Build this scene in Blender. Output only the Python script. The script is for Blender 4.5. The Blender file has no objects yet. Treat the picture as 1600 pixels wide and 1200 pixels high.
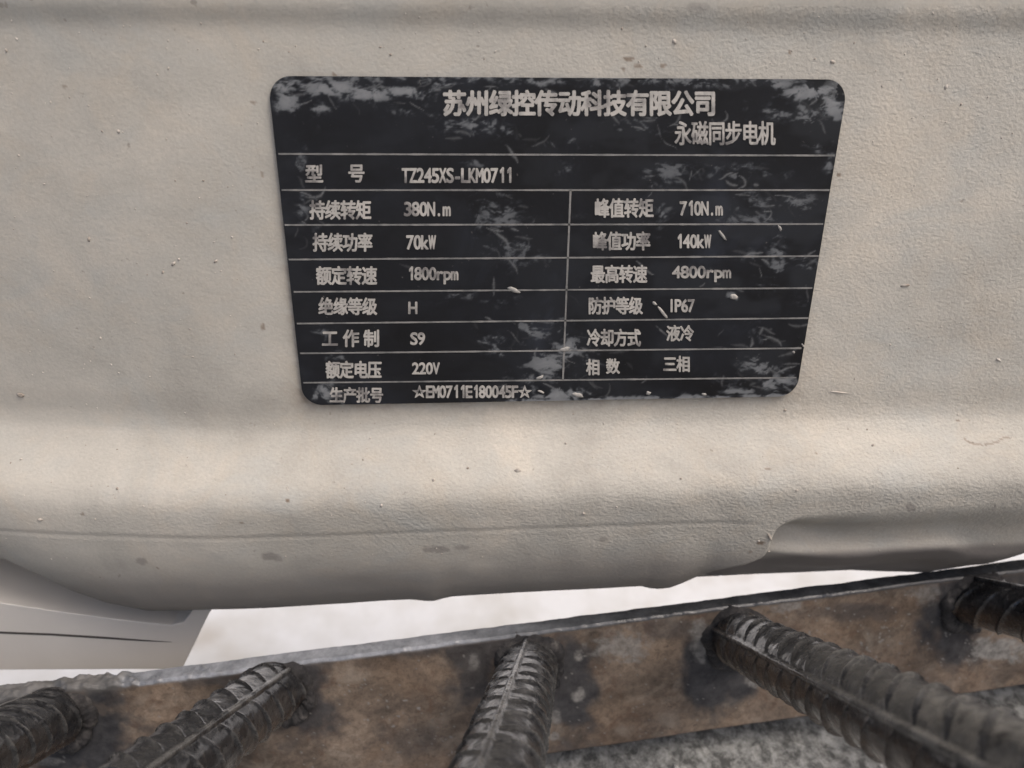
import bpy, bmesh, math, random
import numpy as np
from mathutils import Vector, Matrix

random.seed(7)
rng = np.random.default_rng(7)
S = bpy.context.scene
COL = S.collection

# ------------------------------------------------------------------ camera
F_PX = 1200.0                                   # focal length for a 1600 px wide picture
PITCH, YAW, ROLL = map(math.radians, (23.13454716, -3.64405308, 0.45724759))
TR = np.array([0.0104509, -0.0297562, 0.17282468])
ca, sa = math.cos(PITCH), math.sin(PITCH)
Rx = np.array([[1, 0, 0], [0, ca, -sa], [0, sa, ca]])
Ry = np.array([[math.cos(YAW), 0, math.sin(YAW)], [0, 1, 0], [-math.sin(YAW), 0, math.cos(YAW)]])
Rz = np.array([[math.cos(ROLL), -math.sin(ROLL), 0], [math.sin(ROLL), math.cos(ROLL), 0], [0, 0, 1]])
RM = Rz @ Rx @ Ry
toW = np.array([[1, 0, 0], [0, 0, 1], [0, -1, 0]], float)      # plate (right, down, into) -> world
RIGHT, DOWN, FWD = (toW @ RM[i] for i in range(3))
CAM = toW @ (-RM.T @ TR)
cd = bpy.data.cameras.new('camera'); cam = bpy.data.objects.new('camera', cd); COL.objects.link(cam)
cam.matrix_world = Matrix([[RIGHT[i], -DOWN[i], -FWD[i], CAM[i]] for i in range(3)] + [[0, 0, 0, 1]])
cd.sensor_width = 36; cd.lens = F_PX / 1600 * 36
cd.clip_start = 0.002; cd.clip_end = 500
cd.dof.use_dof = True; cd.dof.focus_distance = 0.176; cd.dof.aperture_fstop = 16.0
S.camera = cam

# ------------------------------------------------------------------ light
SUN_EL, SUN_AZ = math.radians(58), math.radians(128)      # azimuth from +Y (behind the motor) towards +X
w = bpy.data.worlds.new('World'); S.world = w; w.use_nodes = True
nt = w.node_tree; nt.nodes.clear()
sky = nt.nodes.new('ShaderNodeTexSky'); sky.sky_type = 'NISHITA'; sky.sun_disc = False
sky.sun_elevation = SUN_EL; sky.sun_rotation = SUN_AZ
sky.air_density = 0.8; sky.dust_density = 6.0; sky.ozone_density = 0.6; sky.altitude = 0
bg = nt.nodes.new('ShaderNodeBackground'); bg.inputs[1].default_value = 0.14
wo = nt.nodes.new('ShaderNodeOutputWorld')
nt.links.new(sky.outputs[0], bg.inputs[0]); nt.links.new(bg.outputs[0], wo.inputs[0])
sd = bpy.data.lights.new('sun', 'SUN'); sd.energy = 1.0; sd.angle = math.radians(24); sd.color = (1.0, 0.96, 0.91)
sun = bpy.data.objects.new('sun', sd); COL.objects.link(sun)
sdir = Vector((math.sin(SUN_AZ) * math.cos(SUN_EL), math.cos(SUN_AZ) * math.cos(SUN_EL), math.sin(SUN_EL)))
sun.rotation_euler = sdir.to_track_quat('Z', 'Y').to_euler(); sun.location = (1, 1, 2)
S.view_settings.view_transform = 'Standard'; S.view_settings.look = 'None'
S.view_settings.exposure = 0.44; S.view_settings.gamma = 1.0
try:
    S.cycles.max_bounces = 6; S.cycles.use_adaptive_sampling = True
except Exception:
    pass

# ------------------------------------------------------------------ geometry helpers
def ray(u, v):
    return FWD + (u - 800) / F_PX * RIGHT + (v - 600) / F_PX * DOWN
def at_depth(u, v, d):
    return CAM + d * ray(u, v)
def at_y(u, v, y):
    r = ray(u, v); return CAM + (y - CAM[1]) / r[1] * r
def at_z(u, v, z):
    r = ray(u, v); return CAM + (z - CAM[2]) / r[2] * r
def project(P):
    q = P - CAM
    d = q @ FWD
    return 800 + F_PX * (q @ RIGHT) / d, 600 + F_PX * (q @ DOWN) / d

def lattice(seed):
    return np.random.default_rng(seed).random((256, 256))
_lat = {}
def vnoise(x, y, seed=0):
    if seed not in _lat: _lat[seed] = lattice(seed + 100)
    L = _lat[seed]
    xi, yi = np.floor(x).astype(int), np.floor(y).astype(int)
    fx, fy = x - xi, y - yi
    fx = fx * fx * (3 - 2 * fx); fy = fy * fy * (3 - 2 * fy)
    a = L[xi & 255, yi & 255]; b = L[(xi + 1) & 255, yi & 255]
    c = L[xi & 255, (yi + 1) & 255]; d = L[(xi + 1) & 255, (yi + 1) & 255]
    return (a * (1 - fx) + b * fx) * (1 - fy) + (c * (1 - fx) + d * fx) * fy
def fbm(x, y, seed=0, octv=4, rough=0.5):
    s = 0; a = 1; t = 0
    for k in range(octv):
        s = s + a * vnoise(x * 2 ** k + 17.3 * k, y * 2 ** k + 5.1 * k, seed + k); t += a; a *= rough
    return s / t
def sstep(a, b, x):
    t = np.clip((x - a) / (b - a), 0, 1); return t * t * (3 - 2 * t)

def tag(o, label=None, cat=None, group=None, kind=None):
    if label: o['label'] = label
    if cat: o['category'] = cat
    if group: o['group'] = group
    if kind: o['kind'] = kind
    return o
def empty(name, loc=(0, 0, 0)):
    o = bpy.data.objects.new(name, None); COL.objects.link(o); o.location = loc
    o.empty_display_size = 0.02
    bpy.context.view_layer.update()
    return o
def link(name, me, mat=None, parent=None, smooth=False):
    o = bpy.data.objects.new(name, me); COL.objects.link(o)
    if mat: me.materials.append(mat)
    if parent:
        o.parent = parent
        p = parent; off = Vector((0, 0, 0))
        while p: off += p.location; p = p.parent
        o.location = -off
    if smooth:
        me.polygons.foreach_set('use_smooth', [True] * len(me.polygons))
    return o
def grid_mesh(name, P, attrs=None, wrap=False, extra_faces=()):
    """P is (rows, cols, 3); faces between neighbouring rows and columns."""
    n, m = P.shape[:2]
    idx = np.arange(n * m).reshape(n, m)
    if wrap: idx = np.concatenate([idx, idx[:, :1]], 1)
    a, b, c, d = idx[:-1, :-1], idx[:-1, 1:], idx[1:, 1:], idx[1:, :-1]
    f = np.stack([a, b, c, d], -1).reshape(-1, 4)
    me = bpy.data.meshes.new(name)
    me.from_pydata(P.reshape(-1, 3).tolist(), [], f.tolist() + [list(e) for e in extra_faces])
    for k, A in (attrs or {}).items():
        at = me.attributes.new(k, 'FLOAT', 'POINT')
        at.data.foreach_set('value', A.reshape(-1).astype(np.float32))
    me.update()
    return me
def box_mesh(name, x0, x1, y0, y1, z0, z1, bev=0.0, seg=2):
    bm = bmesh.new()
    bmesh.ops.create_cube(bm, size=1)
    for vtx in bm.verts:
        vtx.co = Vector(((x0 + x1) / 2 + vtx.co.x * (x1 - x0), (y0 + y1) / 2 + vtx.co.y * (y1 - y0), (z0 + z1) / 2 + vtx.co.z * (z1 - z0)))
    if bev: bmesh.ops.bevel(bm, geom=bm.edges[:], offset=bev, segments=seg, affect='EDGES', profile=0.5)
    me = bpy.data.meshes.new(name); bm.to_mesh(me); bm.free(); return me
def flip_check(me, towards):
    """make the mean normal of a sheet look towards a direction"""
    n = np.zeros(len(me.polygons) * 3); me.polygons.foreach_get('normal', n)
    if (n.reshape(-1, 3) @ np.array(towards)).mean() < 0: me.flip_normals()
    return me

# ------------------------------------------------------------------ material helpers
class M:
    def __init__(s, name):
        s.m = bpy.data.materials.new(name); s.m.use_nodes = True
        s.t = s.m.node_tree; s.b = s.t.nodes['Principled BSDF']
        s.co = s.n('ShaderNodeTexCoord').outputs['Object']
    def n(s, typ, **kw):
        x = s.t.nodes.new(typ)
        for k, v in kw.items(): setattr(x, k, v)
        return x
    def l(s, a, b): s.t.links.new(a, b)
    def noise(s, scale, detail=4, rough=0.55, dist=0.0, vec=None, stretch=None):
        x = s.n('ShaderNodeTexNoise'); x.inputs['Scale'].default_value = scale
        x.inputs['Detail'].default_value = detail; x.inputs['Roughness'].default_value = rough
        x.inputs['Distortion'].default_value = dist
        v = vec or s.co
        if stretch:
            mp = s.n('ShaderNodeMapping'); mp.inputs['Scale'].default_value = stretch[:3]
            if len(stretch) > 3: mp.inputs['Rotation'].default_value = stretch[3]
            s.l(v, mp.inputs[0]); v = mp.outputs[0]
        s.l(v, x.inputs['Vector']); return x.outputs['Fac']
    def voro(s, scale, feature='F1', rnd=1.0):
        x = s.n('ShaderNodeTexVoronoi', feature=feature); x.inputs['Scale'].default_value = scale
        x.inputs['Randomness'].default_value = rnd
        s.l(s.co, x.inputs['Vector']); return x.outputs['Distance']
    def ramp(s, fac, stops, interp='LINEAR'):
        x = s.n('ShaderNodeValToRGB'); e = x.color_ramp; e.interpolation = interp
        while len(e.elements) < len(stops): e.elements.new(0.5)
        for el, (p, c) in zip(e.elements, stops):
            el.position = p
            if not hasattr(c, '__len__'): c = (c, c, c)
            el.color = tuple(c) + (1,)
        s.l(fac, x.inputs[0]); return x.outputs[0]
    def mix(s, fac, a, b, mode='MIX'):
        x = s.n('ShaderNodeMix', data_type='RGBA', blend_type=mode)
        for inp, v in ((x.inputs[0], fac), (x.inputs[6], a), (x.inputs[7], b)):
            if hasattr(v, 'is_linked'): s.l(v, inp)
            elif hasattr(v, '__len__'): inp.default_value = tuple(v) + (1,)
            else: inp.default_value = v if inp == x.inputs[0] else (v, v, v, 1)
        return x.outputs[2]
    def math(s, op, a, b=0.0, clamp=False):
        x = s.n('ShaderNodeMath', operation=op, use_clamp=clamp)
        for inp, v in ((x.inputs[0], a), (x.inputs[1], b)):
            if hasattr(v, 'is_linked'): s.l(v, inp)
            else: inp.default_value = v
        return x.outputs[0]
    def attr(s, name):
        return s.n('ShaderNodeAttribute', attribute_name=name).outputs['Fac']
    def bump(s, h, dist, strength=1.0, prev=None):
        x = s.n('ShaderNodeBump'); x.inputs['Distance'].default_value = dist
        if hasattr(strength, 'is_linked'): s.l(strength, x.inputs['Strength'])
        else: x.inputs['Strength'].default_value = strength
        s.l(h, x.inputs['Height'])
        if prev: s.l(prev, x.inputs['Normal'])
        return x.outputs[0]
    def out(s, col=None, rough=None, normal=None, metal=None, spec=None):
        for k, v in (('Base Color', col), ('Roughness', rough), ('Normal', normal), ('Metallic', metal), ('Specular IOR Level', spec)):
            if v is None: continue
            if hasattr(v, 'is_linked'): s.l(v, s.b.inputs[k])
            elif hasattr(v, '__len__'): s.b.inputs[k].default_value = tuple(v) + (1,)
            else: s.b.inputs[k].default_value = v
        return s.m

def mat_casing():
    m = M('dusty_cast_aluminium')
    big = m.noise(22, 5, 0.6, 0.6)
    c = m.ramp(big, [(0.32, (0.365, 0.335, 0.30)), (0.46, (0.425, 0.392, 0.352)), (0.56, (0.46, 0.422, 0.378)), (0.68, (0.52, 0.465, 0.405))])
    tan = m.ramp(m.noise(60, 6, 0.65, 1.2), [(0.50, 0.0), (0.68, 1.0)])
    c = m.mix(m.math('MULTIPLY', tan, 0.27), c, (0.50, 0.415, 0.33))
    grey = m.ramp(m.noise(38, 5, 0.6, 0.8, stretch=(1, 1, 1.6)), [(0.52, 0.0), (0.70, 1.0)])
    c = m.mix(m.math('MULTIPLY', grey, 0.45), c, (0.40, 0.395, 0.38))
    c = m.mix(1.0, c, (0.985, 1.01, 0.985), 'MULTIPLY')
    fine = m.ramp(m.noise(1400, 3, 0.6), [(0.3, 0.93), (0.7, 1.04)])
    c = m.mix(1.0, c, fine, 'MULTIPLY')
    pits = m.ramp(m.noise(420, 2, 0.5), [(0.725, 0.0), (0.78, 1.0)])
    c = m.mix(m.math('MULTIPLY', pits, 0.5), c, (0.20, 0.17, 0.14))
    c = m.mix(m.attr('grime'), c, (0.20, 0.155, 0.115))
    c = m.mix(m.attr('spots_and_shade'), c, (0.165, 0.150, 0.138))  # dark spots, plus shade put into the colour of underside and recess
    # sand-cast grain, rougher on the belly
    g = m.noise(1250, 2, 0.5, 0.1, stretch=(0.85, 1, 1.15, (0, 0.5, 0)))
    g2 = m.noise(2300, 2, 0.5)
    g3 = m.noise(190, 3, 0.5)
    h = m.math('ADD', m.math('MULTIPLY', g, 1.0), m.math('MULTIPLY', g2, 0.25))
    h = m.math('ADD', h, m.math('MULTIPLY', g3, 1.0))
    h = m.math('SUBTRACT', h, m.math('MULTIPLY', pits, 0.3))
    nrm = m.bump(h, 0.00026, m.attr('grain'))
    return m.out(c, 0.72, nrm, 0.0, 0.35)

def mat_plate():
    m = M('black_anodised_plate')
    base = m.ramp(m.noise(45, 5, 0.6, 0.8), [(0.35, (0.008, 0.008, 0.0088)), (0.6, (0.0125, 0.0135, 0.0165)), (0.75, (0.022, 0.025, 0.033))])
    c = m.mix(m.attr('haze_dust'), base, (0.085, 0.095, 0.108))
    c = m.mix(m.attr('scuff'), c, (0.25, 0.255, 0.255))
    sp = m.ramp(m.noise(900, 2, 0.5), [(0.74, 0.0), (0.79, 0.5)])
    c = m.mix(sp, c, (0.14, 0.13, 0.12))
    r = m.ramp(m.attr('scuff'), [(0, 0.42), (1, 0.8)])
    nrm = m.bump(m.math('ADD', m.noise(500, 3), m.math('MULTIPLY', m.attr('scuff'), 1.5)), 0.00006, 0.5)
    return m.out(c, r, nrm, 0.0, 0.22)
def mat_letter():
    m = M('worn_bare_metal_lettering')
    c = m.ramp(m.noise(420, 4, 0.6), [(0.3, (0.36, 0.34, 0.31)), (0.55, (0.46, 0.435, 0.395)), (0.7, (0.52, 0.485, 0.44))])
    wear = m.ramp(m.noise(160, 5, 0.65), [(0.50, 0.0), (0.64, 0.9)])
    c = m.mix(wear, c, (0.15, 0.14, 0.135))
    return m.out(c, 0.6, m.bump(m.noise(1500, 3), 0.00006, 0.6), 0.15, 0.4)
def mat_rule():
    m = M('worn_ruled_line')
    c = m.ramp(m.noise(230, 4, 0.7), [(0.36, (0.13, 0.13, 0.125)), (0.6, (0.25, 0.24, 0.225))])
    return m.out(c, 0.6, None, 0.1)
def mat_mudflake():
    m = M('pale_dried_mud')
    c = m.ramp(m.noise(500, 4), [(0.3, (0.24, 0.235, 0.22)), (0.7, (0.40, 0.375, 0.34))])
    return m.out(c, 0.9, m.bump(m.noise(1200, 3), 0.0001, 0.6), 0, 0.2)
def mat_foot():
    m = M('smooth_dusty_casting')
    c = m.ramp(m.noise(30, 4), [(0.3, (0.56, 0.53, 0.485)), (0.7, (0.63, 0.60, 0.55))])
    return m.out(c, 0.7, m.bump(m.noise(700, 3), 0.0001, 0.3), 0, 0.35)
def mat_slit():
    m = M('dark_slit'); return m.out((0.06, 0.055, 0.05), 0.9)
def mat_rust():
    m = M('rusty_flat_bar')
    c = m.ramp(m.noise(55, 6, 0.65, 0.8), [(0.30, (0.085, 0.066, 0.052)), (0.44, (0.135, 0.103, 0.079)), (0.56, (0.180, 0.138, 0.104)), (0.70, (0.245, 0.20, 0.158))])
    fl = m.ramp(m.noise(520, 5, 0.75, 0.6), [(0.38, 0.72), (0.52, 1.0), (0.64, 1.15)])
    c = m.mix(m.ramp(m.noise(33, 4, 0.6, 0.6), [(0.5, 0.0), (0.66, 0.35)]), c, (0.22, 0.145, 0.09))
    c = m.mix(1.0, c, m.ramp(m.noise(26, 5, 0.6, 1.0), [(0.36, 0.55), (0.5, 0.95), (0.62, 1.22)]), 'MULTIPLY')
    c = m.mix(1.0, c, fl, 'MULTIPLY')
    red = m.ramp(m.noise(120, 5, 0.7, 1.0), [(0.54, 0.0), (0.66, 0.6)])
    c = m.mix(red, c, (0.095, 0.055, 0.036))
    pale = m.ramp(m.noise(90, 5, 0.6, 0.5), [(0.55, 0.0), (0.72, 0.5)])
    c = m.mix(pale, c, (0.27, 0.235, 0.195))
    blk = m.ramp(m.noise(260, 4, 0.7), [(0.63, 0.0), (0.72, 0.8)])
    c = m.mix(blk, c, (0.045, 0.032, 0.026))
    c = m.mix(m.attr('burn'), c, m.ramp(m.noise(200, 4, 0.7), [(0.35, (0.016, 0.017, 0.021)), (0.7, (0.055, 0.055, 0.058))]))
    c = m.mix(m.attr('pale'), c, m.ramp(m.noise(500, 4, 0.7), [(0.35, (0.12, 0.115, 0.108)), (0.6, (0.25, 0.24, 0.225))]))
    c = m.mix(m.attr('edge'), c, m.mix(m.attr('glint'), m.ramp(m.noise(150, 5, 0.7), [(0.35, (0.028, 0.030, 0.033)), (0.65, (0.065, 0.068, 0.074))]), m.ramp(m.noise(220, 5, 0.7), [(0.35, (0.15, 0.158, 0.172)), (0.65, (0.27, 0.28, 0.30))])))  # pale bluish reflection painted on the left part of the top edge
    c = m.mix(m.attr('mud'), c, m.ramp(m.noise(200, 4), [(0.35, (0.07, 0.069, 0.067)), (0.65, (0.14, 0.135, 0.13))]))
    r = m.math('ADD', m.ramp(m.attr('edge'), [(0, 0.85), (1, 0.25)]), m.math('MULTIPLY', m.attr('mud'), 0.4), clamp=True)
    h = m.math('ADD', m.noise(330, 5, 0.65), m.math('MULTIPLY', m.noise(1300, 3), 0.4))
    return m.out(c, r, m.bump(h, 0.00035, 0.6), 0.0, 0.4)
def mat_rebar():
    m = M('dirty_ribbed_steel')
    c = m.ramp(m.noise(130, 6, 0.7, 0.8), [(0.36, (0.014, 0.014, 0.016)), (0.5, (0.024, 0.025, 0.028)), (0.66, (0.072, 0.072, 0.074))])
    mud = m.ramp(m.noise(300, 6, 0.7, 1.8), [(0.54, 0.0), (0.59, 1.0)])
    c = m.mix(m.math('MULTIPLY', mud, 0.38), c, (0.12, 0.117, 0.112))
    c = m.mix(m.attr('rust'), c, m.ramp(m.noise(240, 5, 0.7), [(0.35, (0.035, 0.024, 0.019)), (0.62, (0.09, 0.058, 0.038))]))
    c = m.mix(m.math('MULTIPLY', m.attr('worn'), 0.6), c, (0.20, 0.195, 0.185))
    r = m.ramp(m.noise(300, 4, 0.6), [(0.38, 0.13), (0.62, 0.42)])
    m.b.inputs['Coat Weight'].default_value = 0.55; m.b.inputs['Coat Roughness'].default_value = 0.12
    h = m.math('ADD', m.noise(420, 5, 0.65, 0.6), m.math('MULTIPLY', mud, 0.35))
    return m.out(c, r, m.bump(h, 0.0005, 0.32), 0.5, 0.6)
def mat_weld():
    m = M('weld_scale')
    c = m.ramp(m.noise(260, 5, 0.7), [(0.35, (0.016, 0.016, 0.018)), (0.55, (0.045, 0.042, 0.042)), (0.72, (0.13, 0.12, 0.11))])
    return m.out(c, 0.5, m.bump(m.noise(900, 6, 0.75), 0.0009, 0.9), 0.2, 0.4)
def mat_concrete():
    m = M('rough_grey_concrete')
    c = m.ramp(m.noise(240, 7, 0.78, 0.15, stretch=(1.0, 0.8, 1)), [(0.41, (0.09, 0.09, 0.086)), (0.5, (0.22, 0.22, 0.21)), (0.60, (0.36, 0.36, 0.345))])
    d = m.ramp(m.noise(40, 4, 0.6), [(0.55, 0.0), (0.7, 0.7)])
    c = m.mix(d, c, (0.11, 0.105, 0.10))
    return m.out(c, 0.9, m.bump(m.noise(420, 6, 0.75), 0.0018, 0.9), 0, 0.3)
def mat_ground():
    m = M('pale_sunlit_yard')
    c = m.ramp(m.noise(9, 5, 0.65), [(0.35, (0.50, 0.485, 0.45)), (0.6, (0.61, 0.605, 0.59))])
    st = m.ramp(m.noise(6.5, 3, 0.5), [(0.60, 0.0), (0.72, 0.6)])
    c = m.mix(st, c, (0.36, 0.31, 0.25))
    return m.out(c, 0.85, m.bump(m.noise(60, 4), 0.003, 0.4), 0, 0.3)
MC, MP, ML, MR, MF = mat_casing(), mat_plate(), mat_letter(), mat_rule(), mat_mudflake()
MFO, MSL, MRU, MRB, MW, MCO, MG = mat_foot(), mat_slit(), mat_rust(), mat_rebar(), mat_weld(), mat_concrete(), mat_ground()

# ------------------------------------------------------------------ the setting: ground and a raised slab
GZ, SLAB_Z = -0.62, -0.163
me = bpy.data.meshes.new('ground')
me.from_pydata([(-150, -150, GZ), (150, -150, GZ), (150, 150, GZ), (-150, 150, GZ)], [], [(0, 1, 2, 3)])
tag(link('ground', me, MG), kind='structure')
xs = np.r_[np.linspace(-1.2, -0.25, 30)[:-1], np.linspace(-0.25, 0.25, 420), np.linspace(0.25, 1.2, 30)[1:]]; ys = np.r_[np.linspace(-1.4, -0.14, 50)[:-1], np.linspace(-0.14, 0.03, 150)]
X, Y = np.meshgrid(xs, ys)
Z = SLAB_Z + 0.0022 * (fbm(X * 90, Y * 90, 3, 5, 0.6) - 0.62) + 0.0016 * (fbm(X * 330, Y * 330, 9, 3) - 0.6)
P = np.stack([X, Y, Z], -1)
rim = np.concatenate([P[:1], P, P[-1:]], 0)
rim[0, :, 2] = GZ + 0.001; rim[-1, :, 2] = GZ + 0.001
rim = np.concatenate([rim[:, :1], rim, rim[:, -1:]], 1)
rim[:, 0, 2] = GZ + 0.001; rim[:, -1, 2] = GZ + 0.001
me = flip_check(grid_mesh('concrete_slab', rim), (0, 0, 1))
tag(link('concrete_slab', me, MCO, smooth=True), kind='structure')

# ------------------------------------------------------------------ the motor
motor = empty('electric_motor', (0, 0.08, GZ))
tag(motor, 'dust-covered silver cast motor housing with a black data plate, above the rusty bar', 'electric motor')

prof = np.array([  # (y, z) round the casing section, from the back of the top, over the front, to the back of the bottom
    (0.16, 0.150), (0.02, 0.150), (0.004, 0.146), (-0.0014, 0.138), (-0.0014, 0.0505), (-0.0013, 0.0490), (-0.0002, 0.0464), (0.0, 0.0452),
    (0.0, 0.020), (0.0, -0.034), (0.0004, -0.0400), (0.0, -0.0435), (-0.0020, -0.0470), (-0.0058, -0.0515), (-0.0086, -0.0550), (-0.0098, -0.0580),
    (-0.0098, -0.0610), (-0.0090, -0.0655), (-0.0076, -0.0705), (-0.0058, -0.0755), (-0.0036, -0.0800), (-0.0008, -0.0840), (0.004, -0.0880), (0.012, -0.0905), (0.03, -0.091), (0.16, -0.091)])
seg = np.r_[0, np.cumsum(np.linalg.norm(np.diff(prof, axis=0), axis=1))]
ds = 0.0002
sd_ = np.arange(0, seg[-1], ds)
dy, dz = np.interp(sd_, seg, prof[:, 0]), np.interp(sd_, seg, prof[:, 1])
k = np.exp(-0.5 * (np.arange(-24, 25) * ds / 0.0011) ** 2); k /= k.sum()
pad = lambda a: np.convolve(np.r_[np.full(24, a[0]), a, np.full(24, a[-1])], k, 'valid')
dy, dz = pad(dy), pad(dz)
fine = (dz < 0.058) & (dy < 0.02)
pick = [0]
for i in range(1, len(sd_)):
    step = 2 if fine[i] else 25
    if i - pick[-1] >= step: pick.append(i)
pick.append(len(sd_) - 1)
py, pz = dy[pick], dz[pick]
xc = np.r_[np.linspace(-0.36, -0.15, 20)[:-1], np.arange(-0.15, 0.1601, 0.00046), np.linspace(0.16, 0.36, 20)[1:]]
Xg = np.repeat(xc[None], len(py), 0); Yg = np.repeat(py[:, None], len(xc), 1); Zg = np.repeat(pz[:, None], len(xc), 1)
# the belly line climbs to the right
kz = np.interp(-Zg, [0.04, 0.070, 0.091], [0.0, 0.014, 0.030]); Zg = Zg + kz * Xg
# far left the belly sinks back and up a little
front = (Yg < 0.02)
# the lower edge follows the uneven outline of the casting, bosses included
edge_uv = np.array([(-400, 890), (-100, 897), (0, 906), (60, 925), (110, 944), (165, 957), (230, 963), (320, 956), (420, 950), (640, 937), (654, 938), (664, 939), (678, 939), (692, 935), (706, 932), (1003, 917), (1016, 920), (1030, 921), (1045, 919), (1062, 912), (1084, 902),
                    (1330, 890), (1385, 892), (1440, 894), (1500, 884), (1530, 876), (1565, 866), (1600, 857), (2000, 830)], float)
def fit_edge():
    global Zg
    wgt = sstep(-0.060, -0.0855, Zg - kz * Xg) * np.where(Yg < 0.03, 1, 0.6)
    for it in range(4):
        uu_, vv_ = project(np.stack([Xg, Yg, Zg], -1))
        cand = np.where(Yg < 0.02, vv_, -1e9); ri = cand.argmax(0); cc = np.arange(Xg.shape[1])
        uc, vc = uu_[ri, cc], vv_[ri, cc]
        dpt = (np.stack([Xg[ri, cc], Yg[ri, cc], Zg[ri, cc]], -1) - CAM) @ FWD
        dzz = -(np.interp(uc, edge_uv[:, 0], edge_uv[:, 1]) - vc) * dpt / F_PX / 0.92
        kk_s = np.exp(-0.5 * (np.arange(-6, 7) / 1.6) ** 2); kk_s /= kk_s.sum()
        dzz = np.convolve(np.r_[np.full(6, dzz[0]), dzz, np.full(6, dzz[-1])], kk_s, 'valid')
        Zg = Zg + wgt * dzz[None]
fit_edge()
# fine parting crease
u0, v0 = project(np.stack([Xg, Yg, Zg], -1))
crease_v = 855 - (u0 / 1200.0) * 40
cr = np.exp(-((v0 - crease_v) / 3.2) ** 2) * front * sstep(1215, 1150, u0)
step_ = sstep(-2, 10, v0 - crease_v) * np.exp(-np.clip(v0 - crease_v, 0, None) / 26) * front * sstep(1205, 1150, u0)
Yg = Yg + 0.00022 * cr + 0.00017 * step_
# recess cut into the belly on the right
bc = np.array([(1040, 930), (1085, 906), (1140, 880), (1190, 860), (1203, 848), (1208, 832), (1218, 815), (1260, 800), (1400, 791), (1600, 779), (2200, 750)], float)
for _ in range(3):
    bc = np.concatenate([bc[:1], np.stack([bc[:-1] * 0.75 + bc[1:] * 0.25, bc[:-1] * 0.25 + bc[1:] * 0.75], 1).reshape(-1, 2), bc[-1:]])
def sdist(u, v, poly):
    best = np.full(u.shape, 1e9); sign = np.ones(u.shape)
    for a, b in zip(poly[:-1], poly[1:]):
        e = b - a; t = np.clip(((u - a[0]) * e[0] + (v - a[1]) * e[1]) / (e @ e), 0, 1)
        dx, dy_ = u - a[0] - t * e[0], v - a[1] - t * e[1]
        d = np.hypot(dx, dy_); c = e[0] * (v - a[1]) - e[1] * (u - a[0])
        m_ = d < best; best = np.where(m_, d, best); sign = np.where(m_, np.sign(c), sign)
    return best * sign
sdv = sdist(u0, v0, bc)
soft = np.interp(u0, [1100, 1210, 1280, 1400, 1600], [6, 10, 34, 52, 60])
rec = np.clip((sdv + 1) / soft, 0, 1); rec = rec * rec * (3 - 2 * rec) * front
depth = np.interp(u0, [1050, 1120, 1210, 1400, 1600], [0.001, 0.0030, 0.0042, 0.0045, 0.0045])
ridge_v = np.interp(u0, [1150, 1250, 1530, 1600], [858, 850, 836, 834])
ridge = np.exp(-((v0 - ridge_v) / 6.5) ** 2) * sstep(1120, 1220, u0) * sstep(1560, 1500, u0)
hollow = np.exp(-((v0 - ridge_v + 28) / 17.0) ** 2) * sstep(1190, 1300, u0)
under = sstep(3, 45, v0 - ridge_v) * sstep(1100, 1300, u0)
Yg = Yg + rec * depth - 0.0012 * rec * ridge + 0.0018 * rec * hollow + 0.0070 * rec * under
# bosses along the lower edge
low = sstep(-0.0815, -0.0875, Zg - kz * Xg) * (Yg < 0.05)
fit_edge()
# casting undulation
Yg = Yg - front * (0.0009 * (fbm(Xg * 38, Zg * 38, 21, 3) - 0.5) * sstep(-0.03, -0.06, Zg) + 0.00025 * (fbm(Xg * 90, Zg * 90, 31, 3) - 0.5))
xl = np.clip(-0.066 - Xg, 0, 0.1); Yg = Yg + front * (1.3 * xl ** 2)
Yg = Yg + front * 0.0022 * sstep(-0.06, -0.12, Xg) * sstep(0.03, -0.045, Zg) * sstep(-0.075, -0.05, Zg)
P = np.stack([Xg, Yg, Zg], -1)
u1, v1 = project(P)
# grime against the plate's left and lower edge, and spots
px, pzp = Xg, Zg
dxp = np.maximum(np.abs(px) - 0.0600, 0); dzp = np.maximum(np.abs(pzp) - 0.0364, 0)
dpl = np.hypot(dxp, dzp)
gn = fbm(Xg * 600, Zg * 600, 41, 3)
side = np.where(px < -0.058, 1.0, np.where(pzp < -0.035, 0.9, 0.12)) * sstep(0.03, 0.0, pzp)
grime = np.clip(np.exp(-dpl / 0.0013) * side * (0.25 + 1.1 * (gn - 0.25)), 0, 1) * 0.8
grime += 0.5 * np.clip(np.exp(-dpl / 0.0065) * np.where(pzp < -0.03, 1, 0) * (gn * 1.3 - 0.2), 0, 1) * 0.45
def spot(u, v, ru, rv, seed, amt=1.0, thr=0.5):
    d = np.hypot((u1 - u) / ru, (v1 - v) / rv)
    return amt * sstep(1.05, 0.75, d + 0.8 * (fbm(u1 / 7, v1 / 7, seed, 3) - 0.5))
spots_and_shade = np.zeros_like(Xg)
for (u, v, ru, rv, a) in ((221, 877, 11, 7, .55), (423, 869, 15, 7, .6), (435, 873, 8, 5, .5), (680, 859, 22, 6, .6), (720, 856, 14, 4, .5), (943, 843, 9, 6, .4),
                          (1424, 792, 10, 7, .55), (1092, 12, 20, 9, .3)):
    spots_and_shade = np.maximum(spots_and_shade, spot(u, v, ru, rv, int(u) % 50, a))
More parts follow.
